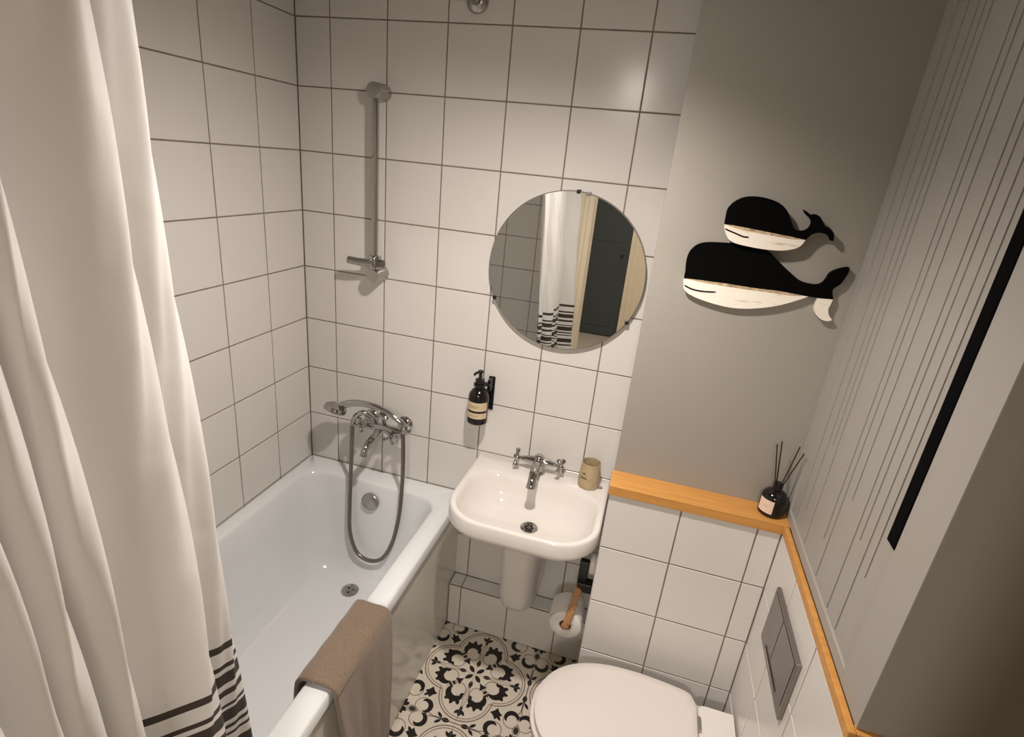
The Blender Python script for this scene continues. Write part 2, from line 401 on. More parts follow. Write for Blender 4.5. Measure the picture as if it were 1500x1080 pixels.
    # stem and trefoil at the lobe's tip
    line((5.8, .3), (11.0, .7), .2); line((11.0, .7), (15.4, .25), .2)
    leaf((16.9, 0), 0, 2.6, 1.3); leaf((16.4, 1.0), 48, 2.6, 1.2); leaf((15.0, 0), 0, 2.2, 1.2)
    # star between the quatrefoils
    star((12.5, 12.5), 2.3, 1.35, 4, 0, 1, False); leaf((13.7, 13.7), 45, 2.6, 1.1, 1, False)
    # outer scrolls
    arc(18.3, 13.1, 2.9, 0, 360, .28, 2, 26)
    crescent((18.45, 13.0), 1.85, 250, 200, 1.75)
    line((20.8, 10.9), (20.0, 11.3), .5, 1)
    # bud, fork and loop on the edge between two quatrefoils
    leaf((20.8, 3.6), 90, 3.2, 1.7); line((20.8, 0), (20.8, 2.6), .4, 2); line((20.8, 4.6), (20.8, 8.3), .5, 1)
    leaf((19.6, 6.1), 130, 2.8, 1.1); line((20.8, 8.0), (20.0, 10.6), .3, 2)
    leaf((20.8, 16.3), 90, 2.9, 1.8); arc(22.3, 16.3, 2.7, 110, 250, .28, 2, 16)
    leaf((19.8, 19.0), 60, 2.6, 1.4); star((20.8, 20.8), 1.5, .8, 4, 0, 1, False)
    me = m.mesh('floor_tile', ['floor_cream', 'floor_black', 'floor_line'], fix=False)
    return me
FTM = floor_tile()
CX, CY = .870, -.266
for i in range(-1, 6):
    for j in range(-7, 1):
        # tile cell [CX+i*FT, +FT] x [CY+j*FT, +FT]; quatrefoil centres sit at even grid nodes
        x0, y0 = CX + i * FT, CY + j * FT
        if x0 + FT > 1.71 and y0 + FT > YE + .01: continue
        if x0 + FT > 2.13: continue
        nx, ny = (i if i % 2 == 0 else i + 1), (j if j % 2 == 0 else j + 1)
        sx_, sy_ = (1 if nx == i else -1), (1 if ny == j else -1)
        rot = {(1, 1): 0, (-1, 1): 90, (-1, -1): 180, (1, -1): 270}[(sx_, sy_)]
        t = bpy.data.objects.new('tile', FTM); COL.objects.link(t); t.parent = fl
        t.location = (CX + nx * FT, CY + ny * FT, 0); t.rotation_euler = (0, 0, math.radians(rot))
# ================================================================== BATHTUB
BX = .685; RZ = .605; BL = -1.655
bt = thing('bathtub', 'white built-in bathtub with a plain front panel along the tiled wall', 'bathtub', (.34, -.83, 0))
m = MB(); N8 = 8
def tubring(x0, x1, y0, y1, r, z): return rrect(x0, x1, y0, y1, r, z, N8)
rings = [tubring(.003, BX, BL, -.003, .004, RZ - .040), tubring(.003, BX, BL, -.003, .004, RZ - .006), tubring(.006, BX - .005, BL + .004, -.006, .006, RZ),
         tubring(.046, .622, -1.575, -.080, .085, RZ), tubring(.051, .616, -1.570, -.086, .085, RZ - .004), tubring(.056, .611, -1.562, -.090, .085, RZ - .016),
         tubring(.068, .600, -1.50, -.102, .09, .50), tubring(.085, .588, -1.40, -.114, .10, .35), tubring(.105, .572, -1.30, -.128, .11, .245),
         tubring(.135, .548, -1.24, -.150, .12, .200), tubring(.18, .50, -1.18, -.185, .12, .183), tubring(.27, .41, -1.00, -.28, .06, .178)]
m.rings(rings, False, True)
m.build('basin', 'enamel', bt, smooth=50)
MB().box(.655, .672, BL, -.003, .0005, RZ - .038).build('front_panel', 'panel_acrylic', bt, bevel=.002)
MB().lathe([(.0, .0), (.031, .0), (.036, .004), (.036, .012), (.030, .017), (.0, .019)], (.335, -.1005, .53), (0, -1, .12), 28).build('overflow_cap', 'chrome_soft', bt, smooth=True)
dr = MB().lathe([(.0, .0), (.035, .0), (.034, .004), (.027, .006), (.024, .003), (.0, .003)], (.313, -.228, .179), (0, 0, 1), 28).build('drain', 'chrome_soft', bt, smooth=True)
for q in ((.012, .006), (-.010, .008), (.0, -.013)):
    MB().lathe([(.0, 0), (.004, 0), (.004, .001), (0, .001)], (.313 + q[0], -.228 + q[1], .1822), (0, 0, 1), 10).build('drain_hole', 'black', dr)
# ================================================================== BATH MIXER
bm_ = thing('bath_mixer', 'chrome two-handle bath mixer tap on the tiles above the tub', 'tap', (.352, 0, .845))
MY, MZ = -.072, .848
MB().tube([(.262, MY, MZ), (.28, MY, MZ), (.30, MY, MZ), (.325, MY, MZ), (.36, MY, MZ), (.395, MY, MZ), (.42, MY, MZ), (.445, MY, MZ)], [.010, .017, .013, .017, .021, .016, .017, .012], 16).build('body', 'chrome', bm_, smooth=True)
for x in (.282, .425):
    MB().lathe([(0, 0), (.032, 0), (.032, .006), (.024, .012), (.013, .018), (.012, .07)], (x, 0, MZ), (0, -1, 0), 24).build('wall_flange', 'chrome', bm_, smooth=True)
def cross_handle(name, parent, c, ax, r, mt='chrome'):
    m = MB(); a = Vector(ax).normalized(); c = Vector(c)
    up = Vector((0, 0, 1)) if abs(a.z) < .8 else Vector((1, 0, 0)); u = (up - a * up.dot(a)).normalized(); v = a.cross(u)
    m.lathe([(.0, 0), (r * .28, 0), (r * .22, r * .5), (r * .34, r * .75), (r * .34, r * 1.05), (r * .2, r * 1.25), (0, r * 1.3)], c, a, 14)
    cc = c + a * r * .9
    for k in range(4):
        d = (u * math.cos(.35 + k * PI / 2) + v * math.sin(.35 + k * PI / 2))
        m.tube([cc, cc + d * r * .45, cc + d * r * .75, cc + d * r * .92, cc + d * r * 1.02], [r * .2, r * .17, r * .25, r * .27, r * .12], 10)
    return m.build(name, mt, parent, smooth=True)
cross_handle('handle', bm_, (.300, MY - .012, MZ + .008), (-.25, -1, .2), .030)
cross_handle('handle', bm_, (.410, MY - .012, MZ - .010), (.25, -1, -.1), .030)
MB().tube(cat_rom([(.355, MY, MZ - .005), (.353, -.105, MZ - .018), (.350, -.145, MZ - .030), (.348, -.175, MZ - .048), (.347, -.182, MZ - .068)], 4), [.013] * 12 + [.012, .012, .012, .014, .014], 14).build('spout', 'chrome', bm_, smooth=True)
MB().tube(cat_rom([(.335, MY, MZ + .01), (.325, -.085, MZ + .045), (.298, -.098, MZ + .062), (.268, -.102, MZ + .040), (.255, -.103, MZ + .005)], 4), .010, 12).build('outlet_elbow', 'chrome', bm_, smooth=True)
MB().tube([(.372, MY, MZ + .012), (.376, -.085, MZ + .045), (.384, -.100, MZ + .060)], [.010, .008, .010], 12).tube([(.368, -.102, MZ + .072), (.384, -.102, MZ + .068), (.400, -.102, MZ + .056)], [.010, .012, .010], 14).build('cradle', 'chrome', bm_, smooth=True)
# hand shower with hose
hs = thing('hand_shower', 'chrome hand shower lying in the bath mixer cradle with a hanging looped hose', 'hand shower', (.33, -.10, .94))
hp = cat_rom([(.478, -.100, .880), (.445, -.100, .910), (.395, -.102, .937), (.330, -.104, .950), (.265, -.106, .945), (.215, -.108, .925)], 5)
MB().tube(hp, [.0115 - .002 * math.sin(PI * i / (len(hp) - 1)) + .004 * (i / (len(hp) - 1)) ** 2 for i in range(len(hp))], 14).build('handle', 'chrome', hs, smooth=True)
MB().lathe([(0, -.006), (.022, -.005), (.040, .006), (.044, .018), (.043, .024), (.036, .026), (0, .026)], (.196, -.112, .925), (-.25, -.30, -.9), 24).build('spray_head', 'chrome', hs, smooth=True)
MB().lathe([(0, 0), (.014, 0), (.020, .010), (.020, .024), (.012, .032), (0, .034)], (.470, -.100, .893), (.55, -.5, -.5), 18).build('end_knob', 'chrome', hs, smooth=True)
hose = cat_rom([(.255, -.103, .852), (.254, -.105, .78), (.252, -.112, .65), (.252, -.124, .50), (.262, -.140, .385), (.297, -.150, .305), (.352, -.154, .284), (.408, -.150, .305),
                (.447, -.140, .385), (.466, -.124, .50), (.472, -.112, .65), (.469, -.105, .78), (.463, -.102, .880)], 10)
MB().tube(hose, [.0078 + .0005 * (i % 2) for i in range(len(hose))], 10).build('hose', 'hose_metal', hs, smooth=True)
# ================================================================== SHOWER RAIL
rl = thing('shower_rail', 'chrome vertical shower riser rail with sliding holder on the tiled wall', 'shower rail', (.318, 0, 1.42))
RX, RY = .318, -.055
MB().tube([(RX, RY, 1.415), (RX, RY, 2.005)], .0115, 16).build('rail', 'chrome', rl, smooth=True)
for z in (2.002, 1.425):
    MB().lathe([(0, 0), (.026, 0), (.026, .003), (.024, .07), (.022, .074), (0, .075)], (RX, 0, z), (0, -1, 0), 24).build('wall_mount', 'chrome_soft', rl, smooth=True)
sl = MB().lathe([(0, 0), (.021, 0), (.023, .004), (.023, .040), (.021, .044), (0, .044)], (RX, RY, 1.448), (0, 0, 1), 20).build('slider', 'chrome', rl, smooth=True)
MB().tube([(RX, RY - .012, 1.468), (RX - .045, RY - .022, 1.468), (RX - .085, RY - .03, 1.472)], [.013, .014, .013], 14).build('holder_arm', 'chrome_soft', sl, smooth=True)
MB().lathe([(0, 0), (.013, 0), (.013, .018), (0, .02)], (RX + .018, RY - .005, 1.470), (1, -.2, 0), 14).build('clamp_knob', 'dark_steel', sl, smooth=True)
# ================================================================== WASHBASIN
sk = thing('washbasin', 'white ceramic wall-hung washbasin with half pedestal below the round mirror', 'washbasin', (.985, 0, .25))
X0, X1, YF, SZ = .738, 1.236, -.425, .802
m = MB()
def sring(ix, iyf, iyb, rf, rb, z): return rrect(X0 + ix, X1 - ix, YF + iyf, iyb, (rb, rb, rf, rf), z, 10)
m.rings([sring(.12, .13, -.001, .07, .002, .645), sring(.07, .08, -.001, .09, .002, .672), sring(.024, .026, -.001, .12, .002, .722), sring(.008, .008, -.001, .13, .003, .738), sring(.001, .001, -.001, .135, .003, .748), sring(.0, .0, -.001, .135, .003, .756), sring(.001, .001, -.001, .135, .003, .794),
         sring(.004, .004, -.002, .132, .003, SZ - .002), sring(.008, .008, -.004, .128, .004, SZ), sring(.019, .014, -.10, .122, .10, SZ - .0005), sring(.023, .018, -.106, .118, .10, SZ - .005),
         sring(.030, .025, -.113, .112, .10, SZ - .026), sring(.043, .040, -.122, .105, .10, SZ - .062), sring(.075, .072, -.138, .085, .08, SZ - .092), sring(.13, .12, -.165, .06, .06, SZ - .106), sring(.205, .17, -.185, .03, .03, SZ - .110)], True, True)
m.build('basin', 'ceramic', sk, smooth=60)
m = MB(); ped = []
for z, hx, d in ((.668, .088, .215), (.60, .086, .210), (.45, .081, .20), (.33, .077, .19), (.285, .075, .183), (.265, .070, .172), (.255, .058, .15)):
    r = []
    for k in range(17):
        a = PI * k / 16; cx_ = math.copysign(abs(math.cos(a)) ** .55, math.cos(a)); r.append((.968 + hx * cx_, -.001 - d * math.sin(a) ** .6, z + (.02 * (1 - math.sin(a)) if z < .3 else 0)))
    ped.append(r)
m.rings(ped, True, True); m.build('half_pedestal', 'ceramic', sk, smooth=50)
sd = MB().lathe([(0, 0), (.031, 0), (.030, .003), (.024, .005), (.021, .002), (0, .002)], (1.000, -.232, SZ - .1105), (0, 0, 1), 24).build('drain', 'chrome', sk, smooth=True)
for k in range(6):
    a = k * PI / 3; MB().lathe([(0, 0), (.0045, 0), (.0045, .0012), (0, .0012)], (1.0 + .012 * math.cos(a), -.232 + .012 * math.sin(a), SZ - .1082), (0, 0, 1), 10).build('drain_hole', 'black', sd)
MB().lathe([(0, 0), (.010, 0), (.009, .003), (0, .0035)], (1.203, -.060, SZ - .001), (0, 0, 1), 16).build('stop_cap', 'chrome', sk, smooth=True)
# basin tap
tp = thing('basin_tap', 'chrome basin tap with two cross handles on the washbasin', 'tap', (.968, -.052, SZ))
TX, TY = .974, -.055
MB().lathe([(0, 0), (.027, 0), (.027, .005), (.019, .012), (.018, .030), (.022, .040), (.022, .056), (.016, .066), (.008, .072), (0, .073)], (TX, TY, SZ + .0002), (0, 0, 1), 20).build('body', 'chrome', tp, smooth=True)
MB().tube([(TX - .06, TY, SZ + .043), (TX - .04, TY, SZ + .045), (TX, TY, SZ + .047), (TX + .04, TY, SZ + .045), (TX + .06, TY, SZ + .043)], [.010, .013, .017, .013, .010], 14).build('bridge', 'chrome', tp, smooth=True)
cross_handle('handle', tp, (TX - .052, TY, SZ + .044), (-1, -.3, .15), .033)
cross_handle('handle', tp, (TX + .052, TY, SZ + .044), (1, -.3, .15), .033)
MB().tube(cat_rom([(TX, TY - .01, SZ + .040), (TX + .002, TY - .045, SZ + .050), (TX + .004, TY - .090, SZ + .048), (TX + .006, TY - .122, SZ + .034), (TX + .007, TY - .132, SZ + .014)], 4), [.016] * 10 + [.015] * 4 + [.017, .018, .018], 16).build('spout', 'chrome', tp, smooth=True)
# cup
cp = thing('tumbler', 'beige ceramic toothbrush tumbler with two lines of dark print on the washbasin', 'cup', (1.160, -.062, SZ))
MB().lathe([(0, 0), (.031, 0), (.0365, .004), (.0375, .02), (.0365, .05), (.033, .080), (.032, .093), (.0305, .094), (.030, .09), (.031, .06), (.033, .02), (.030, .007), (0, .006)], (1.160, -.062, SZ - .0005), (0, 0, 1), 32).build('body', 'cup_beige', cp, smooth=True)
def wrap_patch(c, rfun, a0, a1, z0, z1, n=8, off=.0004, mi=0, m=None):
    m = m or MB(); rows = []
    for z in (z0, z1):
        rows.append([(c[0] + (rfun(z) + off) * math.cos(math.radians(a0 + (a1 - a0) * k / n)), c[1] + (rfun(z) + off) * math.sin(math.radians(a0 + (a1 - a0) * k / n)), c[2] + z) for k in range(n + 1)])
    m.rings(rows, False, False, mi, closed=False); return m
crf = lambda z: .0375 - .001 * max(0, z - .02) / .03 - .0025 * max(0, z - .05) / .03 + .0004
for z, a0, a1 in ((.060, 232, 250), (.056, 234, 247), (.0445, 222, 240), (.0435, 243, 258), (.041, 228, 262)):
    wrap_patch((1.160, -.062, SZ), crf, a0, a1, z, z + .0028).build('print', 'cup_ink', cp)
# ================================================================== ROUND MIRROR
MC = (.974, 0, 1.520); MR = .2545
mr = thing('mirror', 'round frameless mirror with small clips on the tiles above the washbasin', 'mirror', MC)
MB().lathe([(0, .0005), (MR, .0005), (MR, .0195), (MR - .0015, .021), (MR - .0016, .0211), (0, .0211)], MC, (0, -1, 0), 96).build('backing', 'mirror_edge', mr, smooth=30)
MB().lathe([(0, .0212), (MR - .003, .0212), (MR - .003, .0220), (0, .0220)], MC, (0, -1, 0), 96).build('glass', 'mirror_glass', mr, smooth=30)
for u, v in ((730, 434), (848, 280), (862, 286), (917, 472)):
    c = at(u, v, 1, -.021); d = Vector((c.x - MC[0], 0, c.z - MC[2])).normalized(); q = Vector(MC) + d * (MR - .002)
    MB().box(q.x - .006, q.x + .006, -.026, -.001, q.z - .006, q.z + .006).build('clip', 'black' if u != 862 else 'satin_steel', mr, bevel=.002)
# ================================================================== SOAP DISPENSER
sb = thing('dispenser_bracket', 'black wall bracket holding the soap bottle beside the mirror', 'bracket', (.765, 0, 1.03))
MB().box(.748, .772, -.006, -.0002, .985, 1.115).build('back_plate', 'black', sb, bevel=.002)
MB().box(.754, .766, -.040, -.006, 1.070, 1.112).build('arm', 'black', sb, bevel=.002)
MB().lathe([(.016, 0), (.0215, 0), (.0215, .008), (.016, .008), (.016, 0)], (.732, -.058, 1.094), (0, 0, 1), 24, cap=False).box(.745, .766, -.052, -.034, 1.094, 1.102).build('neck_ring', 'black', sb, smooth=30)
sp = thing('soap_bottle', 'dark brown pump soap bottle with a cream two-band label', 'bottle', (.732, -.058, .953))
BC = (.732, -.058, .953)
MB().lathe([(0, 0), (.033, 0), (.0365, .004), (.0365, .100), (.034, .112), (.025, .126), (.0155, .134), (.0150, .152)], BC, (0, 0, 1), 32).build('glass', 'black_gloss', sp, smooth=True)
MB().lathe([(0, .1522), (.0165, .1522), (.0165, .165), (.010, .168), (.006, .170), (.006, .190), (.010, .191), (.010, .197), (0, .198)], BC, (0, 0, 1), 20).tube([(.732, -.058, BC[2] + .194), (.722, -.078, BC[2] + .193), (.718, -.086, BC[2] + .188)], .0045, 10).build('pump', 'black', sp, smooth=True)
for z0, z1 in ((.056, .088), (.026, .048)):
    lb = wrap_patch(BC, lambda z: .0365, 170, 345, z0, z1, 24).build('label', 'label_cream', sp, smooth=True)
for z in (.068, .073, .036): wrap_patch(BC, lambda z: .0365, 235, 290, z, z + .0018, 10, .0008).build('label_print', 'label_ink', sp)
# ================================================================== WHALES
def trace(pts, y, k=3, closed=True):
    P = [at(980 + a / 4.5, 260 + b / 4.5, 1, y) for a, b in pts]
    return P
def whale(name, label, black, white, tan, mouth, extra, y0, y1):
    t = thing(name, label, 'wall plaque', trace(black[:1], y0)[0]); t.location.y = PY
    d = (0, y0 - y1, 0)
    def prism_part(nm, pts, yy, mt, dd):
        MB().prism([Vector((p.x, yy, p.z)) for p in trace(pts, y1)], dd).build(nm, mt, t)
    prism_part('back', black, y1, 'whale_black', (0, y0 - y1, 0))
    prism_part('belly', white, y1, 'whale_white', (0, y0 - y1, 0))
    prism_part('worn_edge', tan, y1 - .0004, 'whale_tan', (0, .0004, 0))
    M = [Vector((p.x, y1 - .0008, p.z)) for p in cat_rom(trace(mouth, y1), 4)]
    MB().tube(M, [.0006] + [.0016] * (len(M) - 2) + [.0006], 6).build('mouth', 'whale_black', t)
    if extra: prism_part('lower_fluke', extra, y1, 'whale_white', (0, y0 - y1, 0))
def sm(pts, k=3): return [tuple(p)[:2] for p in cat_rom([(a, b, 0) for a, b in pts], k)]
b_top = sm([(98, 668), (108, 620), (112, 570), (125, 515), (155, 470), (200, 440), (260, 430), (340, 432), (420, 438), (520, 455), (600, 470), (660, 490), (710, 540), (760, 590), (820, 645), (870, 685), (930, 705), (985, 710), (1020, 695), (1045, 665), (1062, 637), (1100, 615), (1150, 600), (1190, 595)]) \
    + sm([(1190, 597), (1188, 618), (1168, 655), (1130, 705), (1085, 735), (1078, 765), (1085, 803)])
b_line = [(1085, 803), (975, 793), (900, 783), (800, 763), (700, 745), (600, 735), (500, 720), (400, 703), (300, 690), (200, 676), (98, 664)]
b_white = [(98, 666)] + sm([(95, 690), (98, 735), (130, 768), (200, 802), (300, 835), (400, 858), (500, 866), (620, 860), (720, 845), (800, 825), (870, 803), (920, 785)]) + b_line[2:]
b_tan = [(98, 664), (200, 676), (300, 690), (400, 703), (500, 720), (600, 735), (700, 745), (800, 763), (890, 782), (800, 779), (700, 764), (600, 750), (500, 738), (400, 722), (300, 706), (200, 688)]
whale('whale_plaque', 'large black and white wooden whale cutout with a white lower fluke', b_top + b_line[1:-1], b_white, b_tan,
      [(100, 710), (150, 735), (220, 750), (310, 755)], sm([(978, 797), (968, 830), (960, 875), (970, 905), (1000, 935), (1040, 948), (1075, 942)]) + sm([(1075, 940), (1055, 910), (1050, 870), (1065, 840), (1080, 806)]), PY - .001, PY - .017)
s_top = sm([(366, 310), (375, 260), (385, 215), (410, 180), (450, 150), (500, 130), (560, 125), (630, 133), (700, 155), (750, 185), (785, 230), (805, 280), (820, 325), (840, 347), (870, 353), (905, 347), (930, 325), (940, 300), (935, 275), (915, 255), (898, 236), (888, 214)]) \
    + sm([(888, 213), (908, 224), (938, 246), (965, 243), (995, 258), (1015, 290), (1030, 320), (1060, 335), (1085, 365), (1089, 390), (1085, 416)]) + sm([(1080, 420), (1066, 416), (1058, 395), (1040, 377), (1000, 366), (960, 370), (930, 387), (902, 412)])
s_line = [(902, 412), (800, 390), (700, 370), (600, 350), (500, 330), (430, 317), (366, 308)]
s_white = [(366, 310)] + sm([(366, 340), (375, 372), (395, 410), (440, 435), (520, 455), (600, 470), (680, 480), (760, 482), (830, 470), (870, 450), (900, 413)]) + s_line[1:-1]
s_tan = [(366, 308), (430, 317), (500, 330), (600, 350), (700, 370), (800, 390), (895, 412), (800, 406), (700, 388), (600, 370), (500, 350), (430, 332)]
whale('whale_plaque', 'small black and white wooden whale cutout resting on the larger whale', s_top + s_line[1:-1], s_white, s_tan, [(368, 338), (430, 365), (490, 390), (525, 393)], None, PY - .0175, PY - .030)
# ================================================================== REED DIFFUSER
DC = (1.668, -.341, 1.0203)
rd = thing('reed_diffuser', 'black reed diffuser bottle with pale pink label on the oak ledge', 'diffuser', DC)
MB().lathe([(0, 0), (.030, 0), (.0335, .004), (.0335, .048), (.031, .058), (.022, .068), (.011, .073), (.0105, .076), (.0125, .077), (.0125, .092), (.008, .093)], DC, (0, 0, 1), 32).build('bottle', 'black_gloss', rd, smooth=True)
wrap_patch(DC, lambda z: .0335, 190, 262, .012, .050, 12).build('label', 'label_pink', rd, smooth=True)
for z, a0, a1 in ((.034, 205, 245), (.029, 210, 240)): wrap_patch(DC, lambda z: .0335, a0, a1, z, z + .0016, 6, .0008).build('label_print', 'label_cream', rd)
for q, (u, v, yy) in enumerate(((1138.5, 651, -.345), (1146, 647, -.335), (1172, 655, -.350), (1178, 665, -.360))):
    e = at(u, v, 1, yy); e.x = min(e.x, 1.702)
    MB().tube([(DC[0] - .004 + .003 * q, DC[1] + (.003 if q % 2 else -.003), DC[2] + .06), e], .0018, 8).build('reed', 'reed', rd)
# ================================================================== CABINET OVER THE TOILET
cb = thing('cabinet', 'built-in pale grey cabinet with a grooved door above the oak ledge', 'cabinet', (1.75, -.63, 1.02))
FX = 1.7095; DX = 1.7145; KT = CEIL - .002
MB().box(1.728, 2.095, YE, PY - .001, 1.0205, KT).box(FX + .002, 1.728, YE, -.870, 1.0205, KT).build('carcass', 'brown_paint', cb)
MB().box(FX, 1.728, -.352, PY - .0005, 1.0205, KT).build('stile', 'cabinet_paint', cb, bevel=.001)
MB().box(FX, FX + .0019, YE, -.868, 1.0205, KT).build('stile', 'cabinet_paint', cb)
MB().box(FX, 1.728, -.8678, -.3522, 1.0205, 1.0455).build('bottom_rail', 'cabinet_paint', cb, bevel=.001)
grooves = [(-.398, 1.048), (-.443, 1.10), (-.472, 1.30), (-.500, 1.048), (-.593, 1.13), (-.619, 1.048), (-.656, 1.27), (-.717, 1.048), (-.742, 1.236), (-.777, 1.048), (-.807, 1.20)]
ys = [-.352]; gcell = {}
for gy, ze in grooves:
    ys += [gy + .0036, gy - .0036]; gcell[len(ys) - 2] = ze
ys += [-.8660]
zs = sorted({1.0460, KT} | {ze for _, ze in grooves})
m = MB()
def dep(i, k): return DX + .0022 if (i in gcell and zs[k] >= gcell[i] - 1e-6) else DX
for i in range(len(ys) - 1):
    for k in range(len(zs) - 1):
        x = dep(i, k); m.add([(x, ys[i], zs[k]), (x, ys[i + 1], zs[k]), (x, ys[i + 1], zs[k + 1]), (x, ys[i], zs[k + 1])], [(0, 1, 2, 3)])
        if i + 1 < len(ys) - 1 and dep(i + 1, k) != x:
            a, b = x, dep(i + 1, k); m.add([(a, ys[i + 1], zs[k]), (b, ys[i + 1], zs[k]), (b, ys[i + 1], zs[k + 1]), (a, ys[i + 1], zs[k + 1])], [(0, 1, 2, 3)])
        if k + 1 < len(zs) - 1 and dep(i, k + 1) != x:
            a, b = x, dep(i, k + 1); m.add([(a, ys[i], zs[k + 1]), (b, ys[i], zs[k + 1]), (b, ys[i + 1], zs[k + 1]), (a, ys[i + 1], zs[k + 1])], [(0, 1, 2, 3)])
m.box(DX + .004, 1.7275, -.8660, -.352, 1.046, KT)
dr_ = m.build('door', 'cabinet_paint', cb, fix=False)
MB().box(FX - .002, DX + .003, -.8672, -.836, 1.308, 2.30).build('handle', 'black_matte', dr_, bevel=.002)
# ================================================================== TOILET
TC = -.632
tl = thing('toilet', 'white wall-hung toilet with closed lid on the tiled wall under the flush plate', 'toilet', (1.42, TC, .08))
def egg(x_f, x_b, hw, z, p=2.35, n=40, back=.9, rb=.035):
    """lid outline: rounded front at x_f, gently tapered sides, rounded corners at x_b"""
    pts = []; L = x_b - x_f
    for k in range(n + 1):
        t = k / n
        x = x_f + L * (1 - math.cos(PI * t / 2)) if t < 1 else x_b
        q = (x - x_f) / L
        y = hw * (1 - max(0, 1 - q / .60) ** p) ** (1 / 2.2) if q < .60 else hw * (1 - (1 - back) * ((q - .60) / .40) ** 1.6)
        d = x_b - x
        if d < rb: y -= rb - math.sqrt(max(0, rb * rb - (rb - d) ** 2))
        pts.append((x, y))
    return [Vector((x, TC + y, z)) for x, y in pts] + [Vector((x, TC - y, z)) for x, y in pts[-1:0:-1]]
LTZ = .452
MB().rings([egg(1.150, 1.590, .180, LTZ - .020), egg(1.148, 1.592, .182, LTZ - .014), egg(1.149, 1.591, .181, LTZ - .005), egg(1.155, 1.586, .176, LTZ - .001), egg(1.18, 1.57, .155, LTZ + .0005), egg(1.30, 1.50, .06, LTZ + .002)]).build('lid', 'seat_plastic', tl, smooth=45)
MB().rings([egg(1.142, 1.588, .182, LTZ - .043), egg(1.138, 1.590, .186, LTZ - .036), egg(1.139, 1.590, .185, LTZ - .026), egg(1.146, 1.586, .178, LTZ - .0225)]).build('seat', 'seat_plastic', tl, smooth=45)
bw = []
for z, xf, hw, hb in ((LTZ - .045, 1.146, .178, .150), (LTZ - .062, 1.142, .181, .152), (LTZ - .10, 1.150, .176, .150), (.27, 1.185, .15, .135), (.19, 1.26, .115, .12), (.13, 1.36, .085, .11), (.095, 1.44, .07, .10), (.085, 1.47, .05, .09)):
    r = egg(xf, 1.694, hw, z, back=hb / hw, rb=.02); bw.append(r)
MB().rings(bw[::-1]).build('bowl', 'ceramic', tl, smooth=45)
MB().rings([rrect(1.593, 1.695, TC - .148, TC + .148, (.004, .02, .02, .004), LTZ - .046), rrect(1.593, 1.695, TC - .148, TC + .148, (.004, .02, .02, .004), LTZ - .020), rrect(1.597, 1.693, TC - .144, TC + .144, (.004, .02, .02, .004), LTZ - .015)]).build('rear_deck', 'ceramic', tl, smooth=40)
for s in (-1, 1): MB().tube([(1.594, TC + s * .075 - .02, LTZ - .010), (1.594, TC + s * .075 + .02, LTZ - .010)], .008, 12).build('hinge', 'chrome_soft', tl, smooth=True)
# flush plate
fp = thing('flush_plate', 'grey brushed steel dual flush plate on the tiles above the toilet', 'flush plate', (XR, -.622, .83))
MB().box(XR - .011, XR - .0002, -.744, -.500, .746, .911).build('plate', 'satin_steel', fp, bevel=.003)
MB().box(XR - .0125, XR - .0112, -.735, -.612, .7800, .902).build('button', 'satin_steel', fp, bevel=.0008)
MB().box(XR - .0125, XR - .0112, -.608, -.510, .7800, .902).build('button', 'satin_steel', fp, bevel=.0008)
MB().box(XR - .0150, XR - .0112, -.690, -.555, .7660, .7715).build('grip_bar', 'chrome', fp, bevel=.0008)
# ================================================================== TOILET ROLL
rh = thing('roll_holder', 'black and rope toilet roll holder on the side of the tiled boxing', 'roll holder', (XE, -.29, .60))
MB().lathe([(0, 0), (.034, 0), (.036, .004), (.036, .016), (.032, .020), (0, .021)], (XE - .0002, -.262, .640), (-1, 0, 0), 24).build('wall_disc', 'white_plastic', rh, smooth=True)
MB().box(XE - .052, XE - .022, -.285, -.262, .560, .655).box(XE - .05, XE - .0005, -.300, -.262, .545, .580).build('strap', 'black', rh, bevel=.004)
rope = cat_rom([(XE - .042, -.290, .562), (XE - .046, -.315, .525), (XE - .053, -.334, .480), (XE - .060, -.342, .440), (XE - .064, -.334, .425), (XE - .064, -.30, .423), (XE - .064, -.235, .423)], 8)
m = MB()
for s in range(3):      # three twisted strands
    tw = []
    for i, p in enumerate(rope):
        a = i * .55 + s * 2 * PI / 3; tw.append(p + Vector((math.cos(a), math.sin(a) * .4, math.sin(a) * .8)) * .0055)
    m.tube(tw, .0072, 8)
m.build('rope', 'rope', rh, smooth=True)
tr = thing('toilet_roll', 'white toilet paper roll hanging on a rope beside the boxing', 'toilet roll', (XE - .064, -.28, .37))
RC = Vector((XE - .064, -.33, .423))
MB().lathe([(.0205, 0), (.050, 0), (.0525, .002), (.0525, .096), (.050, .098), (.0205, .098), (.0205, 0)], RC, (0, 1, 0), 36, cap=False).build('paper', 'paper', tr, smooth=40)
MB().lathe([(.0185, .001), (.0204, .001), (.0204, .097), (.0185, .097), (.0185, .001)], RC, (0, 1, 0), 24, cap=False).build('core', 'cardboard', tr, smooth=40)
m = MB(); rows = []
for (a, r) in ((95, .0530), (115, .0532), (135, .0540), (152, .0565), (165, .0600)):
    q = math.radians(a); x, z = RC.x + r * math.cos(q), RC.z + r * math.sin(q); rows.append([(x, RC.y + .003, z), (x, RC.y + .094, z)])
rows2 = [[(x[0] - .0006, x[1], x[2] + .0008) for x in r] for r in rows]
m.rings(rows, False, False, closed=False); m.rings(rows2, False, False, closed=False); m.build('loose_sheet', 'paper', tr, smooth=True)
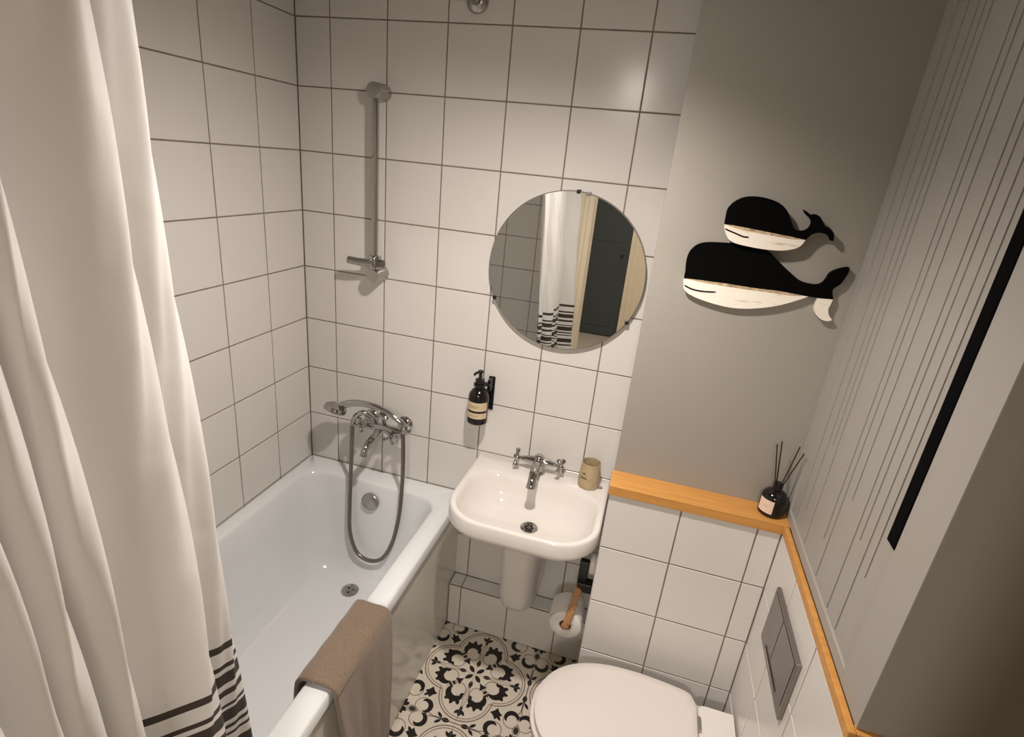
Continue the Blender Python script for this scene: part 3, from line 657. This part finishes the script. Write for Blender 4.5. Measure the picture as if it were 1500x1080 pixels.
# ================================================================== TOWEL
tw = thing('towel', 'taupe cotton towel folded over the bathtub rim', 'towel', (.70, -.79, RZ))
prof = [(.588, .50), (.593, .545), (.597, .585), (.603, .607), (.616, .6158), (.640, .6165), (.660, .6165), (.678, .6165), (.690, .6145), (.6975, .607), (.700, .590), (.702, .55), (.703, .48), (.705, .40), (.707, .31), (.709, .22), (.711, .14)]
prof = [(p.x, p.y) for p in cat_rom([(a, b, 0) for a, b in prof], 3)]
NY = 40; Y0, Y1 = -.925, -.655
m = MB(); vs = []; n = len(prof)
for i, (px, pz) in enumerate(prof):
    s = max(0, (.60 - pz)) if px > .65 else 0
    for j in range(NY + 1):
        t = j / NY; y = Y0 + (Y1 - Y0) * t
        y += s * .02 * math.sin(3 * t + 1) - s * .06 * (t - .5)
        off = max(-.004, min(s, .3) * (.030 * math.sin(t * 11 + s * 2) + .022 * math.sin(t * 23 + 2 - s * 4)) * (1 - .7 * t)) + min(s * .03, .006)
        edge = .0035 * math.sin(7 * pz + 5 * t)
        vs.append((px + off + edge * (1 if s > 0 else 0), y, pz + (.0012 * math.sin(t * 23 + px * 60) if s == 0 else 0)))
fs = [(i * (NY + 1) + j, i * (NY + 1) + j + 1, (i + 1) * (NY + 1) + j + 1, (i + 1) * (NY + 1) + j) for i in range(n - 1) for j in range(NY)]
m.add(vs, fs)
o = m.build('cloth', 'towel', tw, smooth=True)
so = o.modifiers.new('solid', 'SOLIDIFY'); so.thickness = .010; so.offset = 1.0
# ================================================================== SHOWER CURTAIN
ct = thing('shower_curtain', 'white fabric shower curtain with dark woven bands near the hem', 'curtain', (.70, -1.42, .22))
# fold control points: (x, y) at the rod and at the hem, from the free edge towards the door wall
topc = [(.575, -1.214), (.588, -1.188), (.610, -1.177), (.627, -1.193), (.622, -1.216), (.600, -1.240), (.588, -1.255), (.606, -1.258), (.644, -1.256), (.664, -1.275), (.656, -1.302), (.622, -1.330), (.592, -1.345), (.604, -1.352), (.642, -1.350), (.662, -1.366), (.650, -1.384),
        (.618, -1.394), (.612, -1.400), (.645, -1.398), (.662, -1.412), (.640, -1.432), (.606, -1.444), (.640, -1.447), (.662, -1.464), (.630, -1.490), (.602, -1.508), (.645, -1.515), (.655, -1.540), (.610, -1.560), (.600, -1.585), (.640, -1.605), (.630, -1.635)]
topc = [(a, b - (.018 if i > 10 else 0) * (1 if i < 24 else .4)) for i, (a, b) in enumerate(topc)]
topc = [(a + max(0, min(1, (-1.49 - b) / .06)) * .075, b) for a, b in topc]
botc = [(max(.695, a + .085 + .25 * (a - .628)), b + (.002 if i < 9 else 0) - .006 * math.sin(i)) for i, (a, b) in enumerate(topc)]
KT2 = 6
tp_ = cat_rom([(a, b, 0) for a, b in topc], KT2); bp_ = cat_rom([(a, b, 0) for a, b in botc], KT2)
NZ = 60; ZT, ZB = 2.232, .22
m = MB(); vs = []; uvs = []; n = len(tp_)
for k in range(NZ + 1):
    z = ZT + (ZB - ZT) * k / NZ; t = (ZT - z) / (ZT - .62)
    for i in range(n):
        q = tp_[i].lerp(bp_[i], min(t, 1.0))
        wv = .003 * math.sin(z * 11 + i * .35) + .002 * math.sin(z * 23 + i * .8)
        vs.append((q.x + wv, q.y + .6 * wv, z)); uvs.append((i / n, z))
fs = [(k * n + i, k * n + i + 1, (k + 1) * n + i + 1, (k + 1) * n + i) for k in range(NZ) for i in range(n - 1)]
m.add(vs, fs)
o = m.build('cloth', 'curtain', ct, smooth=180, fix=False)
ul = o.data.uv_layers.new(name='UVMap')
for lp in o.data.loops: ul.data[lp.index].uv = uvs[lp.vertex_index]
RDX, RDZ = .615, 2.262
cr = thing('curtain_rod', 'chrome shower curtain rod above the bathtub edge', 'curtain rod', (RDX, -.83, RDZ))
MB().tube([(RDX, -1.655, RDZ), (RDX, -.004, RDZ)], .0115, 16).build('rod', 'chrome', cr, smooth=True)
for y, d in ((-1.6585, 1), (-.0005, -1)): MB().lathe([(0, 0), (.034, 0), (.034, .004), (.028, .012), (.016, .018), (.0155, .035)], (RDX, y, RDZ), (0, d, 0), 24).build('end_flange', 'chrome_soft', cr, smooth=True)
for y in (-1.185, -1.265, -1.345, -1.405, -1.465, -1.525, -1.585):
    ring = [(RDX + .017 * math.cos(a * PI / 8), y, RDZ - .0085 + .022 * math.sin(a * PI / 8)) for a in range(17)]
    MB().tube(ring, .0020, 6, cap=False).build('ring', 'chrome_soft', ct, smooth=True)
# ================================================================== CEILING LAMP
la = thing('ceiling_spotlight', 'white cylinder spotlight under the bathroom ceiling', 'lamp', (LAMP.x, LAMP.y, CEIL))
MB().lathe([(0, 0), (.06, 0), (.06, .02), (.012, .022), (.012, .07), (.045, .075), (.055, .09), (.055, CEIL - LAMP.z - .012), (.050, CEIL - LAMP.z - .012), (.050, .10), (0, .10)], (LAMP.x, LAMP.y, CEIL), (0, 0, -1), 28).build('housing', 'lamp_white', la, smooth=30)
MB().lathe([(0, 0), (.040, 0), (.040, .012), (.036, .024), (.024, .034), (.0, .038)], (LAMP.x, LAMP.y, LAMP.z + .016), (0, 0, -1), 24).build('bulb', 'lamp_glow', la, smooth=True)
ld = bpy.data.lights.new('downlight', 'SPOT'); ld.energy = LAMP_W; ld.color = LAMP_COL; ld.spot_size = math.radians(168); ld.spot_blend = .95; ld.shadow_soft_size = .03
lo = bpy.data.objects.new('downlight', ld); COL.objects.link(lo); lo.location = (LAMP.x, LAMP.y, LAMP.z - .026); lo.rotation_euler = Vector((.17, -.07, 1)).to_track_quat('Z', 'Y').to_euler(); lo.parent = la; lo.matrix_parent_inverse = Matrix.Translation(la.location).inverted()
# hall ceiling lamp
hl = thing('hall_lamp', 'flat white ceiling lamp in the hallway', 'lamp', (1.3, -3.0, CEIL))
MB().lathe([(0, 0), (.15, 0), (.15, .03), (.14, .04), (0, .045)], (1.3, -3.0, CEIL), (0, 0, -1), 28).build('diffuser', 'lamp_white', hl, smooth=30)
hd = bpy.data.lights.new('hall', 'AREA'); hd.shape = 'DISK'; hd.size = .28; hd.energy = HALL_W; hd.color = (1.0, .93, .86)
ho = bpy.data.objects.new('hall', hd); COL.objects.link(ho); ho.location = (1.3, -3.0, CEIL - .05); ho.parent = hl; ho.matrix_parent_inverse = Matrix.Translation(hl.location).inverted()
